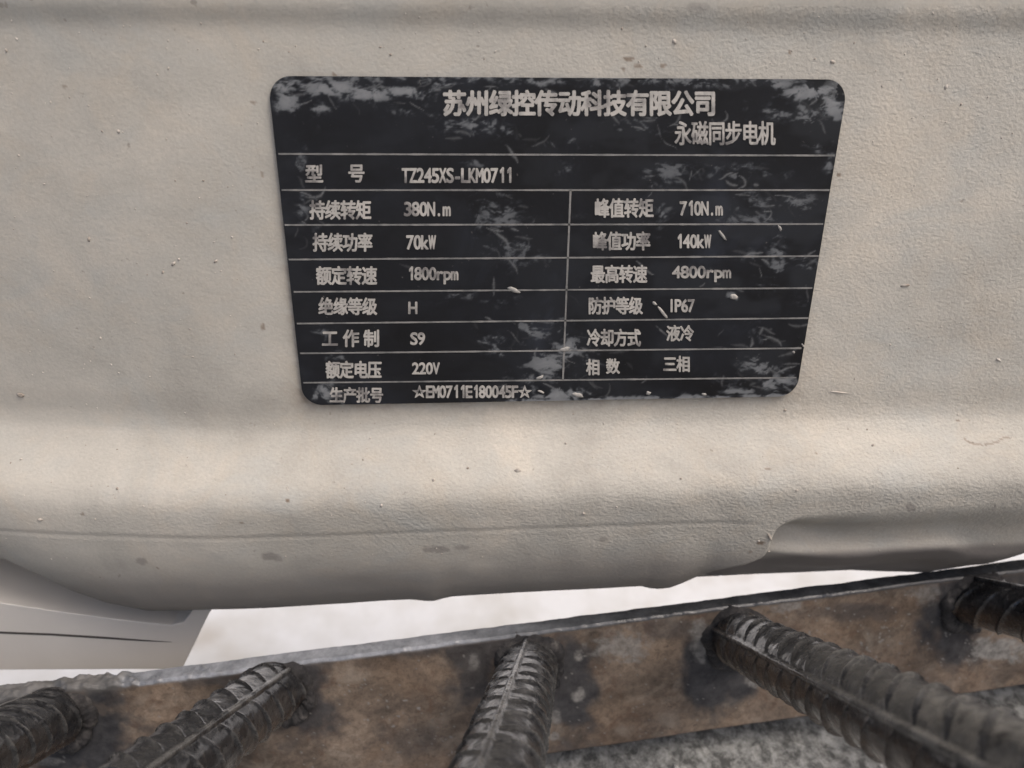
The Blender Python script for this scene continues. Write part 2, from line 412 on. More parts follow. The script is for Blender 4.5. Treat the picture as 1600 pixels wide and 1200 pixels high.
for (u, v, ru, rv, a) in ((981, 92, 10, 4, .9), (996, 103, 7, 2.5, .8), (974, 108, 3, 3, .9), (1036, 103, 7, 3, .8), (1234, 82, 3, 3, .9), (1190, 848, 7, 3.5, 1), (1172, 863, 3, 2, 1),
                          (449, 782, 3, 3, 1), (377, 817, 4, 2, .8), (246, 888, 2, 2, .9), (129, 803, 3, 2, .8), (1201, 733, 5, 2, .9), (1275, 709, 2, 2, .9), (1497, 657, 3, 2, .9),
                          (1310, 273, 4, 4, .9), (410, 273, 3, 5, .7), (411, 510, 3, 7, .8), (396, 160, 4, 3, .7), (522, 116, 4, 3, .8), (100, 135, 4, 3, .6)):
    grime = np.maximum(grime, spot(u, v, ru, rv, int(u) % 50, a))
# curved hairline scratch
for t in np.linspace(0, 1, 40):
    uu, vv = 1507 + 68 * t, 686 + 10 * math.sin(math.pi * min(1, t * 1.15)) ** 0.7 - 2 * t
    grime = np.maximum(grime, 0.7 * (np.hypot(u1 - uu, v1 - vv) < 1.3))
spots_and_shade = np.maximum(spots_and_shade, 0.75 * sstep(850, 925, v1 + 22 * (fbm(u1 / 130, v1 / 26, 55, 4) - 0.5) + (u1 - 600) * 0.03) * front)  # grey-brown dirt on the underside, with shade painted in
spots_and_shade = np.maximum(spots_and_shade, 1.0 * rec * sstep(4, 20, v1 - np.interp(u1, [1150, 1250, 1530, 1600], [860, 852, 838, 836])))  # shade painted into the recess below its ridge
spots_and_shade = np.maximum(spots_and_shade, 0.22 * rec)  # faint painted shade over the whole recess
grain = np.interp(u1, [-200, 500, 1000, 1700], [0.22, 0.42, 0.8, 0.95]) * np.interp(v1, [-50, 60, 640, 720, 840, 880, 930], [0.5, 0.75, 0.8, 1.15, 1.25, 0.55, 0.3])
grain = np.clip(grain * (0.75 + 0.5 * fbm(u1 / 90, v1 / 90, 61, 2)) * (1 - 0.6 * rec), 0.05, 1.0)
grain = np.where(v0 < 10, 0.2, grain)
n, mcol = Xg.shape
idx = np.arange(n * mcol).reshape(n, mcol)
caps = [list(idx[:, 0]), list(idx[::-1, -1]), ]
me = grid_mesh('casing', P, {'grime': np.clip(grime, 0, 1), 'spots_and_shade': np.clip(spots_and_shade, 0, 1), 'grain': grain}, extra_faces=caps)
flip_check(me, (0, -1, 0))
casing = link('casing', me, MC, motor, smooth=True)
me = box_mesh('rear_cover', -0.356, 0.356, 0.160, 0.172, -0.088, 0.147, 0.004)
link('rear_cover', me, MFO, motor)
# mounting feet out of frame carry the motor down to the yard
for s in (-1, 1):
    me = box_mesh('support_leg', s * 0.335 - 0.02, s * 0.335 + 0.02, 0.10, 0.155, GZ, -0.0905, 0.003)
    link('support_leg', me, MFO, motor)

# ---- lower left mounting flange with a thin slit
def px_poly(pts, y): return [at_y(u, v, y) for u, v in pts]
fl_y0, fl_y1 = 0.011, 0.055
outline = [(-260, 912), (-60, 932), (0, 942), (100, 957), (200, 970), (268, 977), (286, 972), (298, 958), (306, 938), (342, 936), (326, 960), (317, 978), (303, 1008), (292, 1030), (286, 1042), (276, 1046), (200, 1046), (0, 1047), (-260, 1048)]
pts = px_poly(outline, fl_y0)
bm = bmesh.new()
fv = [bm.verts.new(p) for p in pts]; bv = [bm.verts.new((p[0], fl_y1, p[2])) for p in pts]
bm.faces.new(fv); bm.faces.new(bv[::-1])
for i in range(len(pts)):
    j = (i + 1) % len(pts); bm.faces.new([fv[j], fv[i], bv[i], bv[j]])
bmesh.ops.recalc_face_normals(bm, faces=bm.faces[:])
fe = [e for e in bm.edges if all(abs(x.co.y - fl_y0) < 1e-6 for x in e.verts)]
bmesh.ops.bevel(bm, geom=fe, offset=0.0003, segments=3, affect='EDGES', profile=0.5)
me = bpy.data.meshes.new('mounting_flange'); bm.to_mesh(me); bm.free()
flange = link('mounting_flange', me, MFO, motor)
sl = [(-260, 972), (0, 987), (80, 990), (160, 995), (225, 1000), (268, 1003.5), (225, 1002), (160, 998), (80, 993), (0, 990), (-260, 976)]
sp = px_poly(sl, fl_y0 - 0.00012)
me = bpy.data.meshes.new('casting_seam')
nS = len(sp)
me.from_pydata([tuple(p) for p in sp] + [(p[0], fl_y0 + 0.0002, p[2]) for p in sp], [], [list(range(nS))] + [[(i + 1) % nS, i, i + nS, (i + 1) % nS + nS] for i in range(nS)])
link('casting_seam', flip_check(me, (0, -1, 0)), MSL, flange)

# ------------------------------------------------------------------ data plate
W2, H2, RC, TH = 0.0600, 0.0364, 0.0046, 0.0007
YF = -0.0009                                  # front face of the plate
nz, nx = 330, 540
zz = H2 * np.sin(np.linspace(-math.pi / 2, math.pi / 2, 60))
zz = np.unique(np.r_[np.linspace(-H2, H2, nz), -H2 + RC * (1 - np.cos(np.linspace(0, math.pi / 2, 14))), H2 - RC * (1 - np.cos(np.linspace(0, math.pi / 2, 14)))])
dzc = np.maximum(np.abs(zz) - (H2 - RC), 0)
hw = W2 - RC + np.sqrt(np.maximum(RC ** 2 - dzc ** 2, 0))
T = np.linspace(-1, 1, nx)
Xp = hw[:, None] * T[None]; Zp = np.repeat(zz[:, None], nx, 1)
Yp = np.full_like(Xp, YF) - 0.00010 * (fbm(Xp * 60 + 5, Zp * 60 + 5, 71, 3) - 0.5)
er = 0.0003 * (fbm(Xp * 900, Zp * 900, 73, 2) - 0.5)
Pp = np.stack([Xp, Yp, Zp], -1)
up, vp = project(Pp)
# scuffs of pale dried dust: warped noise gated by patches at the places where they sit
wx = 26 * (fbm(up / 55, vp / 40, 81, 3) - 0.5); wy = 22 * (fbm(up / 55, vp / 40, 85, 3) - 0.5)
n1 = fbm((up + wx) / 30, (vp + wy) / 15, 91, 5, 0.6)
n2 = fbm((up + wx) / 15, (vp + wy) / 11, 97, 4, 0.6)
dens = np.zeros_like(up)
def blob(u, v, ru, rv, a):
    global dens
    d = ((up - u) / ru) ** 2 + ((vp - v) / rv) ** 2
    dens = np.maximum(dens, a * np.exp(-d))
for b in ((450, 135, 34, 16, 1.0), (448, 160, 26, 22, .85), (520, 138, 60, 15, .95), (575, 147, 50, 14, .95), (630, 143, 55, 13, .9), (500, 172, 26, 14, .7), (690, 132, 60, 9, .65),
          (850, 128, 60, 10, .65), (940, 130, 60, 13, .6), (1090, 132, 60, 10, .6), (1220, 132, 30, 12, .7), (1265, 145, 52, 16, 1.0), (1303, 165, 20, 32, .95), (1262, 175, 26, 26, .6),
          (660, 175, 60, 12, .4), (740, 195, 60, 18, .55), (790, 205, 30, 14, .55), (880, 225, 50, 12, .45), (965, 195, 60, 16, .42), (1020, 200, 45, 20, .4), (1215, 175, 40, 22, .5), (1280, 230, 24, 22, .5),
          (470, 250, 14, 26, .55), (472, 320, 12, 32, .65), (492, 370, 14, 16, .5), (880, 262, 16, 18, .55), (740, 255, 26, 9, .5), (1050, 270, 60, 20, .55), (1150, 268, 50, 20, .55), (1200, 270, 60, 20, .35), (1295, 255, 10, 20, .7),
          (780, 340, 55, 40, .52), (800, 385, 50, 22, .55), (820, 405, 50, 18, .5), (1180, 315, 40, 22, .55), (1250, 318, 40, 16, .6), (1175, 345, 60, 16, .55), (1030, 335, 22, 22, .6), (960, 350, 60, 16, .4),
          (1215, 400, 22, 40, .68), (1160, 400, 40, 10, .5), (1262, 410, 28, 14, .6), (1146, 464, 14, 9, .9), (1185, 450, 40, 14, .35), (1255, 480, 20, 18, .45), (720, 462, 40, 10, .4), (780, 470, 30, 12, .4),
          (790, 535, 50, 16, .66), (830, 515, 46, 22, .62), (780, 548, 26, 8, .75), (880, 515, 16, 22, .6), (890, 545, 30, 22, .85), (860, 570, 44, 24, .75), (835, 610, 40, 12, .55),
          (880, 618, 60, 14, .85), (920, 560, 30, 16, .5), (1185, 575, 34, 24, .62), (1140, 595, 30, 12, .7), (1190, 600, 60, 18, .7), (1225, 595, 22, 18, .8), (1150, 612, 50, 6, .7), (510, 610, 18, 20, .9), (495, 620, 12, 6, .7), (525, 560, 20, 12, .5),
          (1180, 520, 26, 18, .45), (505, 515, 18, 14, .5), (850, 100 + 490, 60, 16, .5), (640, 470, 20, 6, .2)):
    blob(*b)
edge_up = np.exp(-((vp - 122) / 14.0) ** 2) * 0.55
edge_dn = np.exp(-((H2 + Zp) / 0.0012) ** 2) * sstep(650, 850, up) * 0.75
dens = np.maximum(np.maximum(dens, edge_up), edge_dn)
wx2 = 60 * (fbm(up / 38, vp / 30, 201, 4) - 0.5); wy2 = 44 * (fbm(up / 38, vp / 30, 205, 4) - 0.5)
rd = 1 - np.abs(2 * fbm((up + wx2) / 34, (vp + wy2) / 17, 211, 4, 0.6) - 1)
n3 = fbm((up + 0.6 * wx2) / 9, (vp + 0.6 * wy2) / 6, 221, 4, 0.65)
q = n1 * 0.27 + n2 * 0.2 + rd * 0.25 + n3 * 0.28
scuff = sstep(-0.01, 0.09, q - (0.735 - 0.30 * dens)) * np.clip(dens * 1.15, 0, 1) * (0.55 + 0.7 * n3)
halo = sstep(-0.06, 0.12, q - (0.70 - 0.26 * dens)) * np.clip(dens * 1.1 + 0.05, 0, 1)
wide = sstep(0.48, 0.68, fbm(up / 70, vp / 40, 111, 4)) * np.interp(up, [400, 700, 900, 1300], [0.35, 0.2, 0.5, 0.75]) * 0.14
cor = np.exp(-((np.abs(Xp) - W2) ** 2 + (np.abs(Zp) - H2) ** 2) / 0.004 ** 2) * (Xp > 0) * (Zp > 0)
# feathery wisps and short scratches left by wiping
rw_ = np.random.default_rng(23)
wisp = np.zeros_like(up)
cells = [(450, 140, 30, 20), (520, 140, 60, 18), (600, 145, 70, 18), (700, 135, 80, 12), (880, 130, 120, 12), (1100, 135, 120, 14), (1270, 150, 40, 24), (1290, 190, 20, 40), (740, 190, 70, 16), (800, 205, 40, 16),
         (1040, 195, 60, 22), (1060, 270, 60, 18), (1150, 268, 40, 18), (1190, 315, 40, 16), (1240, 320, 40, 14), (1215, 395, 18, 36), (1165, 400, 30, 10), (800, 385, 50, 20), (780, 340, 40, 30), (1262, 410, 26, 10),
         (850, 530, 70, 26), (880, 560, 50, 24), (890, 600, 70, 16), (1180, 580, 50, 20), (1200, 605, 40, 12), (475, 320, 10, 40), (510, 610, 14, 14), (1185, 522, 16, 12), (1000, 170, 260, 30), (1150, 450, 120, 40), (700, 470, 160, 50), (1100, 540, 140, 40)]
for _ in range(250):
    cu, cv, su, sv = cells[rw_.integers(len(cells))]
    u_ = cu + su * rw_.normal() * 0.7; v_ = cv + sv * rw_.normal() * 0.7
    ang = rw_.normal(0.35, 0.7); L_ = rw_.uniform(8, 44); cur = rw_.normal(0, 0.025)
    am = rw_.uniform(0.12, 0.95) ** 1.3; w0 = rw_.uniform(0.45, 1.5)
    j_ = np.argwhere((np.abs(up - u_) < 48) & (np.abs(vp - v_) < 48))
    if not len(j_): continue
    a0, b0 = j_.min(0); a1, b1 = j_.max(0) + 1
    su_, sv_ = up[a0:a1, b0:b1], vp[a0:a1, b0:b1]
    best = np.full(su_.shape, 0.0)
    for k_ in range(int(L_)):
        t_ = k_ / L_
        ww_ = w0 * (0.35 + math.sin(math.pi * t_)) * (0.6 + 0.8 * rw_.random())
        best = np.maximum(best, np.exp(-((su_ - u_) ** 2 + (sv_ - v_) ** 2) / ww_ ** 2))
        u_ += math.cos(ang); v_ += math.sin(ang) * 0.8; ang += cur + rw_.normal(0, 0.09)
    wisp[a0:a1, b0:b1] = np.maximum(wisp[a0:a1, b0:b1], best * am)
scuff = scuff * (1 - 0.3 * sstep(200, 260, vp) * sstep(560, 500, vp))
scuff = np.clip(np.maximum(scuff * 0.72, wisp * 0.55 * (0.4 + n3)) + 0.6 * cor * (n2 > 0.45), 0, 1)
halo = np.clip(np.maximum(halo * 0.75, wide), 0, 1)
rows, cols = Xp.shape
idx = np.arange(rows * cols).reshape(rows, cols)
loop = list(idx[0, :]) + list(idx[1:, -1]) + list(idx[-1, ::-1][1:]) + list(idx[::-1, 0][1:-1])
flat = Pp.reshape(-1, 3)
V = flat.tolist(); nb = len(V)
for i in loop: V.append([flat[i][0], YF + TH + 0.0006, flat[i][2]])
Fq = np.stack([idx[:-1, :-1], idx[:-1, 1:], idx[1:, 1:], idx[1:, :-1]], -1).reshape(-1, 4).tolist()
for a in range(len(loop)):
    b = (a + 1) % len(loop); Fq.append([loop[b], loop[a], nb + a, nb + b])
me = bpy.data.meshes.new('data_plate'); me.from_pydata(V, [], Fq)
for nm, A in (('scuff', scuff), ('haze_dust', halo)):
    at = me.attributes.new(nm, 'FLOAT', 'POINT'); at.data.foreach_set('value', np.r_[A.reshape(-1), np.full(len(loop), 0.1)].astype(np.float32))
me.update(); flip_check(me, (0, -1, 0))
plate = link('data_plate', me, MP, motor)
plate['label'] = 'black data plate with pale Chinese lettering and scuffs'

YT = YF - 0.00012                            # lettering stands a hair proud of the plate
def plate_pt(u, v): return at_y(u, v, YF)
def bar_line(a, b, wd, name='ruled_line'):
    A, B = plate_pt(*a), plate_pt(*b)
    d = (B - A); L = np.linalg.norm(d); d /= L; nrm = np.array([d[2], 0, -d[0]])
    K = 90
    t = np.linspace(0, L, K)
    hwid = wd / 2 * (0.75 + 0.6 * fbm(t * 700 + A[2] * 9999, t * 0, 5, 3))
    up_ = [A + d * q_ + nrm * h for q_, h in zip(t, hwid)]; dn_ = [A + d * q_ - nrm * h for q_, h in zip(t, hwid)]
    P_ = np.stack([np.array(up_), np.array(up_), np.array(dn_), np.array(dn_)])
    P_[0, :, 1] = YF + 0.0001; P_[1, :, 1] = YF - 0.00008; P_[2, :, 1] = YF - 0.00008; P_[3, :, 1] = YF + 0.0001
    me = grid_mesh(name, P_); flip_check(me, (0, -1, 0))
    return link(name, me, MR, plate)
for a, b in (((436, 240.5), (1305, 243)), ((441, 297), (1297, 297)), ((446, 351.5), (1287, 350)), ((452, 405.5), (1280, 400)), ((460, 456), (1270, 450)),
             ((465, 505.5), (1264, 497)), ((470, 552), (1253, 544)), ((475, 598), (1245, 590))):
    bar_line((a[0] - 1, a[1]), (b[0] - 1, b[1]), 0.00034)
bar_line((891.5, 297), (879.5, 594), 0.0004)

_glyph = {}
def glyph(ch, bold):
    key = (ch, bold)
    if key in _glyph: return _glyph[key]
    cu = bpy.data.curves.new('glyph', 'FONT'); cu.body = ch; cu.size = 1.0; cu.resolution_u = 3
    o = bpy.data.objects.new('glyph', cu); COL.objects.link(o)
    dg = bpy.context.evaluated_depsgraph_get(); dg.update()
    me = bpy.data.meshes.new_from_object(o.evaluated_get(dg))
    if ch == '1':
        _glyph[key] = (np.array([(.44, 0), (.60, 0), (.60, .72), (.47, .72), (.20, .58), (.20, .46), (.44, .56)], float), [[0, 1, 2, 3, 6], [3, 4, 5, 6]])
        bpy.data.objects.remove(o); bpy.data.meshes.remove(me); return _glyph[key]
    co = np.zeros(len(me.vertices) * 3); me.vertices.foreach_get('co', co); co = co.reshape(-1, 3)[:, :2].copy()
    fs = [list(p.vertices) for p in me.polygons]
    bpy.data.objects.remove(o); bpy.data.meshes.remove(me)
    _glyph[key] = (co, fs); return _glyph[key]
def is_cjk(c): return ord(c) > 0x2000
def lettering(name, text, box, bold=None, label=None):
    """box = picture bounds (left, top, right, bottom) carried onto the plate; each character sits in its own cell."""
    l, t, r, b = box
    A = plate_pt(l, t); B = plate_pt(r, t); C_ = plate_pt(r, b); D = plate_pt(l, b)
    wts = [1.0 if is_cjk(c) else 0.5 for c in text]; tot = sum(wts); acc = 0
    V, Fs = [], []
    asp = np.linalg.norm(D - A) / np.linalg.norm(B - A)
    for c, wt in zip(text, wts):
        if c != ' ':
            bd = (bold if bold is not None else (0.029 if is_cjk(c) else 0.036))
            co, fs = glyph(c, bd)
            lo, hi = co.min(0), co.max(0)
            if is_cjk(c):
                # keep the square cell of the typeface
                gx = (co[:, 0] - 0.02) / 0.96; gy = (co[:, 1] + 0.10) / 0.96
                if c == '☆':
                    gx = (co[:, 0] - lo[0]) / (hi[0] - lo[0]); gy = (co[:, 1] - lo[1]) / (hi[1] - lo[1])
                gx = np.clip(gx, -0.02, 1.02); gy = np.clip(gy, -0.05, 1.05)
            else:
                full = 0.72
                ww = max(hi[0] - lo[0], 0.20)
                cx = (lo[0] + hi[0]) / 2
                fill = 0.92 if c not in '1.-I' else (0.55 if c in '1I' else (0.3 if c == '.' else 0.9))
                sx = fill / ww if c in '1I.' else min(fill / ww, 2.4)
                if c == 'I': sx = 0.34 / ww
                gx = 0.5 + (co[:, 0] - cx) * sx; gy = co[:, 1] / full
                if c == '1': gx = 0.12 + co[:, 0] * 1.05
            fx = (acc + gx * wt) / tot
            base = len(V)
            # the strokes are thickened by overlaying shifted copies, each a few microns apart in depth
            for kk_ in range(7):
                aa = kk_ * math.pi / 3; rr_b = 0 if kk_ == 6 else bd
                ox, oy = rr_b * math.cos(aa), rr_b * math.sin(aa)
                base = len(V)
                for X_, Y_ in zip(fx, gy):
                    Yq = 1 - Y_ - oy; X2 = X_ + ox * asp
                    p = (A * (1 - X2) + B * X2) * (1 - Yq) + (D * (1 - X2) + C_ * X2) * Yq
                    p[1] = YT - 0.000004 * kk_; V.append(p.tolist())
                Fs += [[base + i for i in f] for f in fs]
        acc += wt
    # walls: extrude the outline edges back to the plate
    from collections import Counter
    ec = Counter(); order = {}
    for f in Fs:
        for i in range(len(f)):
            e = (f[i], f[(i + 1) % len(f)]); kk = tuple(sorted(e)); ec[kk] += 1; order[kk] = e
    bmap = {}
    for kk, cnt in ec.items():
        if cnt == 1:
            a_, b_ = order[kk]
            for q_ in (a_, b_):
                if q_ not in bmap:
                    bmap[q_] = len(V); V.append([V[q_][0], YF + 0.0001, V[q_][2]])
            Fs.append([b_, a_, bmap[a_], bmap[b_]])
    me = bpy.data.meshes.new(name); me.from_pydata(V, [], Fs); me.update()
    n_ = sum(p.normal.y * p.area for p in me.polygons)
    if n_ > 0: me.flip_normals()
    o = link(name, me, ML, plate)
    if label: o['label'] = label
    return o
lettering('title_lettering', '苏州绿控传动科技有限公司', (692, 141, 1119, 181), 0.040, 'large pale company name across the top of the plate')
lettering('subtitle_lettering', '永磁同步电机', (1054, 189, 1211, 227), 0.022, 'smaller pale line under the company name')
for txt, bx in (('型', (477, 257, 505, 286)), ('号', (544, 256, 570, 285)), ('持续转矩', (484, 313, 580, 343)), ('持续功率', (489, 364, 582, 393)), ('额定转速', (494, 416, 589, 445)),
                ('绝缘等级', (498, 465, 589, 492)), ('工', (503, 515, 528, 542)), ('作', (536, 515, 561, 542)), ('制', (568, 515, 593, 542)), ('额定电压', (509, 564, 596, 591)), ('生产批号', (515, 605, 599, 629)),
                ('峰值转矩', (929, 310, 1021, 340)), ('峰值功率', (926, 362, 1016, 391)), ('最高转速', (923, 414, 1011, 442)), ('防护等级', (919, 464, 1004, 491)), ('冷却方式', (917, 514, 1001, 541)),
                ('相', (916, 561, 937, 586)), ('数', (947, 560, 968, 584)), ('液冷', (1041, 508, 1084, 533)), ('三相', (1036, 556, 1078, 581))):
    lettering('lettering', txt, bx)
for txt, bx in (('TZ245XS-LKM0711', (628, 262, 801, 285)), ('380N.m', (631, 315, 704, 337)), ('70kW', (635, 367, 681, 389)), ('1800rpm', (636, 417, 716, 437)), ('H', (638, 471, 652, 490)),
                ('S9', (641, 519, 664, 538)), ('220V', (644, 566, 687, 584)), ('☆EM0711E180045F☆', (645, 602, 830, 621)), ('710N.m', (1062, 314, 1129, 336)), ('140kW', (1056, 366, 1111, 387)),
                ('4800rpm', (1050, 415, 1142, 434)), ('IP67', (1044, 467, 1085, 487))):
    lettering('lettering', txt, bx)

# ---- small flakes and grit
def chip_mesh(name, c, axes, nrm, rough=0.3, seed=0):
    r_ = random.Random(seed); bm = bmesh.new(); bmesh.ops.create_icosphere(bm, subdivisions=2, radius=1)
    a, b, n_ = (Vector(q_) for q_ in (axes[0], axes[1], nrm))
    for vv in bm.verts:
        p = vv.co * (1 + rough * (r_.random() - 0.5)); vv.co = Vector(c) + a * p.x + b * p.y + n_ * p.z
    me = bpy.data.meshes.new(name); bm.to_mesh(me); bm.free(); me.polygons.foreach_set('use_smooth', [True] * len(me.polygons)); return me
def flake(name, u, v, lu, lv, wd, mat, parent, y=YF, hgt=0.00022, seed=1):
    c = at_y(u, v, y); e = at_y(u + lu, v + lv, y) - c
    L = np.linalg.norm(e); d = e / L; pr = np.array([d[2], 0, -d[0]])
    wdm = wd * 0.000146 / 2
    return link(name, chip_mesh(name, c, (d * L, pr * wdm), (0, -hgt, 0), 0.5, seed), mat, parent)
for i, (u, v, lu, lv, wd) in enumerate(((803, 453, 9, 4, 7), (1128, 367, 6, 8, 5), (1035, 488, 8, 10, 5), (1023, 474, 3, 2, 5), (1146, 464, 6, 1, 9), (1013, 614, 4, 0, 6), (882, 546, 8, -2, 8), (843, 590, 6, -3, 6),
                                        (902, 617, 9, 2, 8), (1100, 616, 4, 0, 5), (1218, 356, 3, 5, 4), (1240, 550, 2, 1, 4), (1255, 540, 2, 3, 3), (845, 612, 5, 2, 4))):
    flake('dried_flake', u, v, lu, lv, wd, MF, plate, seed=i)
from mathutils.bvhtree import BVHTree
cm = casing.data
vco = np.zeros(len(cm.vertices) * 3); cm.vertices.foreach_get('co', vco); vco = vco.reshape(-1, 3)
ok = vco[:, 1] < 0.0
bvh = BVHTree.FromPolygons([Vector(p) for p in vco], [tuple(p.vertices) for p in cm.polygons if len(p.vertices) == 4])
def on_casing(u, v):
    r = ray(u, v); h = bvh.ray_cast(Vector(CAM), Vector(r).normalized())
    return h
bm = bmesh.new(); rr = random.Random(4)
cnt = 0
while cnt < 520:
    u, v = rr.uniform(-20, 1620), rr.uniform(15, 880)
    if 405 < u < 1335 and 105 < v < 640: continue
    h = on_casing(u, v)
    if h[0] is None: continue
    big = rr.random() < 0.06
    s = rr.uniform(0.00022, 0.0004) if big else rr.uniform(0.00007, 0.00019)
    mt = Matrix.Translation(h[0]) @ Matrix.Rotation(rr.uniform(0, 6.3), 4, 'Y') @ Matrix.Diagonal((s * rr.uniform(0.8, 2.0), s * 0.8, s, 1))
    bmesh.ops.create_icosphere(bm, subdivisions=1, radius=1, matrix=mt); cnt += 1
me = bpy.data.meshes.new('dust_grains'); bm.to_mesh(me); bm.free(); me.polygons.foreach_set('use_smooth', [True] * len(me.polygons))
def mat_grit():
    m = M('dust_grains'); c = m.ramp(m.noise(160, 3), [(0.35, (0.24, 0.20, 0.16)), (0.5, (0.42, 0.38, 0.33)), (0.7, (0.52, 0.48, 0.43))]); return m.out(c, 0.9)
MGR = mat_grit()
tag(link('dust_grains', me, MGR, motor), kind='stuff')
# straw fibre and a few bigger crumbs stuck to the casing
for i, (u, v, lu, lv, wd) in enumerate(((1312, 613, 13, 1.5, 2.6), (1414, 446, 7, -1, 5), (1560, 562, 4, 2, 4), (809, 736, 5, 0, 9), (1214, 810, 0, 0, 0), (33, 617, 7, 1, 8), (912, 802, 3, 1, 4), (1202, 838, 4, 7, 5), (63, 812, 5, 0, 5), (1005, 475, 0, 0, 0))):
    if wd == 0: continue
    h = on_casing(u, v)
    if h[0] is None: continue
    flake('stuck_crumb', u, v, lu, lv, wd, MGR, motor, y=h[0].y, hgt=0.0003, seed=i + 30)

# ------------------------------------------------------------------ steel rack: flat bar with ribbed rods welded on
BL = at_depth(0, 1096, 0.199); BR = at_depth(1469, 907, 0.226)
bd = BR - BL; bd /= np.linalg.norm(bd)
A0 = BL - bd * 0.10; A1 = BR + bd * 0.10; LB = np.linalg.norm(A1 - A0)
fn = np.cross(bd, [0, 0, 1.0]); fn /= np.linalg.norm(fn)           # out of the front face, towards the camera side
if fn[1] > 0: fn = -fn
dn = np.cross(fn, bd); dn /= np.linalg.norm(dn)
if dn[2] > 0: dn = -dn
rack = empty('steel_rack', ((A0[0] + A1[0]) / 2, (A0[1] + A1[1]) / 2, SLAB_Z))
tag(rack, 'rusty flat steel bar with ribbed rods welded to its face, standing on grey concrete', 'steel rack')
TB = 0.0050
# section of the bar: back bottom -> back top -> front top -> front bottom
sec = []
HB = 0.047
def addsec(a, b, n_):
    for t in np.linspace(0, 1, n_, endpoint=False): sec.append((a[0] * (1 - t) + b[0] * t, a[1] * (1 - t) + b[1] * t))
addsec((-TB, HB), (-TB, 0.0006), 8); addsec((-TB, 0.0006), (-TB + 0.0006, 0), 3); addsec((-TB + 0.0006, 0), (-0.0006, 0), 16); addsec((-0.0006, 0), (0, 0.0006), 4); addsec((0, 0.0006), (0, HB), 100)
sec.append((0, HB)); sec.append((-TB, HB))
sec = np.array(sec)
sl_ = np.linspace(0, LB, 1000)
Sg, _ = np.meshgrid(sl_, sec[:, 0]); On = np.repeat(sec[:, :1], len(sl_), 1); Dg = np.repeat(sec[:, 1:], len(sl_), 1)
HBs = 0.0
rnx = 0.00030 * (fbm(Sg * 260, Dg * 260, 121, 4) - 0.5) + 0.0006 * (fbm(Sg * 60, Dg * 60, 125, 3) - 0.5)
On2 = On + rnx * (On > -0.001)
Dg2 = Dg + 0.0006 * (fbm(Sg * 240, On * 200, 131, 4) - 0.5) * (Dg < 0.001)
P = A0 + Sg[..., None] * bd + On2[..., None] * fn + Dg2[..., None] * dn
ub, vb = project(P)
mud = sstep(0.42, 0.62, fbm(Sg * 160, On * 160 + 3, 301, 4, 0.6) + 0.22 * sstep(330, 60, ub) - 0.25 * sstep(230, 420, ub)) * sstep(0.0022, 0.0006, Dg) * sstep(-TB - 0.0001, -TB + 0.0012, On)
mud = mud * (0.35 + 0.65 * sstep(330, 150, ub))
P = P - (mud * (0.0005 + 0.0022 * fbm(Sg * 420, On * 420, 311, 3)))[..., None] * dn + (mud * 0.0004 * (On > -0.001))[..., None] * fn
# clamp to the slab so that nothing pokes below it
P[..., 2] = np.maximum(P[..., 2], SLAB_Z - 0.0035)
topm = (Dg < 0.0007) & (On < 0.0001)
edge = np.clip(topm * 1.0 + 0.7 * sstep(0.0016, 0.0004, Dg) * (On > -0.001), 0, 1)
burn = np.zeros_like(Sg); palem = np.zeros_like(Sg)
wn = fbm(ub / 30, vb / 30, 141, 4) - 0.5; wnf = fbm(ub / 14, vb / 11, 145, 5, 0.65) - 0.5
def bb(arr, u, v, ru, rv, a, w_=1.1):
    d = np.sqrt(((ub - u) / ru) ** 2 + ((vb - v) / rv) ** 2) + w_ * wn
    return np.maximum(arr, a * sstep(1.0, 0.45, d))
for b in ((90, 1150, 190, 100, .98), (30, 1110, 200, 40, .9), (470, 1090, 75, 85, .9), (440, 1050, 110, 40, .85), (735, 1040, 55, 85, .85), (890, 1070, 55, 110, .93), (780, 1010, 110, 34, .85), (1120, 1040, 75, 90, .96), (1150, 1000, 100, 45, .93),
          (1490, 990, 60, 75, .92), (1540, 930, 100, 50, .92), (600, 1005, 150, 26, .65), (1330, 955, 90, 18, .5), (330, 1060, 120, 18, .6), (1050, 985, 90, 22, .55), (640, 1150, 60, 30, .35), (1330, 1110, 60, 30, .5)):
    burn = bb(burn, *b)
for b in ((970, 1010, 55, 30, .7), (1095, 1000, 18, 38, .8), (1200, 1062, 50, 14, .95), (1560, 1015, 60, 24, .95), (1230, 945, 26, 14, .7), (1450, 925, 34, 22, .6), (870, 1035, 10, 18, .7), (905, 1085, 14, 12, .9), (905, 1025, 9, 9, .9), (870, 1120, 12, 14, .6),
          (865, 1150, 14, 9, .7), (75, 1190, 26, 8, .6), (740, 1035, 10, 14, .6)):
    wn, wk = wnf, wn
    palem = bb(palem, *b, 1.5); wn = wk
sp_ = (fbm(ub / 5.0, vb / 5.0, 151, 2) + 0.25 * fbm(ub / 60, vb / 60, 155, 2)) > 0.985
palem = np.maximum(palem, 0.85 * sp_ * (On > -0.001) * (vb < 2000))
me = grid_mesh('flat_bar', P, {'burn': np.clip(burn * (1 - edge), 0, 1), 'pale': np.clip(palem * (1 - edge), 0, 1), 'edge': edge, 'mud': mud, 'glint': np.clip(sstep(1000, 620, ub + 160 * (fbm(ub / 60, vb / 9, 341, 4) - 0.5)), 0, 1) * (1 - 0.4 * sstep(330, 120, ub))})  # last mask: bright reflection put into the top edge's colour
flip_check(me, fn)
link('flat_bar', me, MRU, rack, smooth=True)

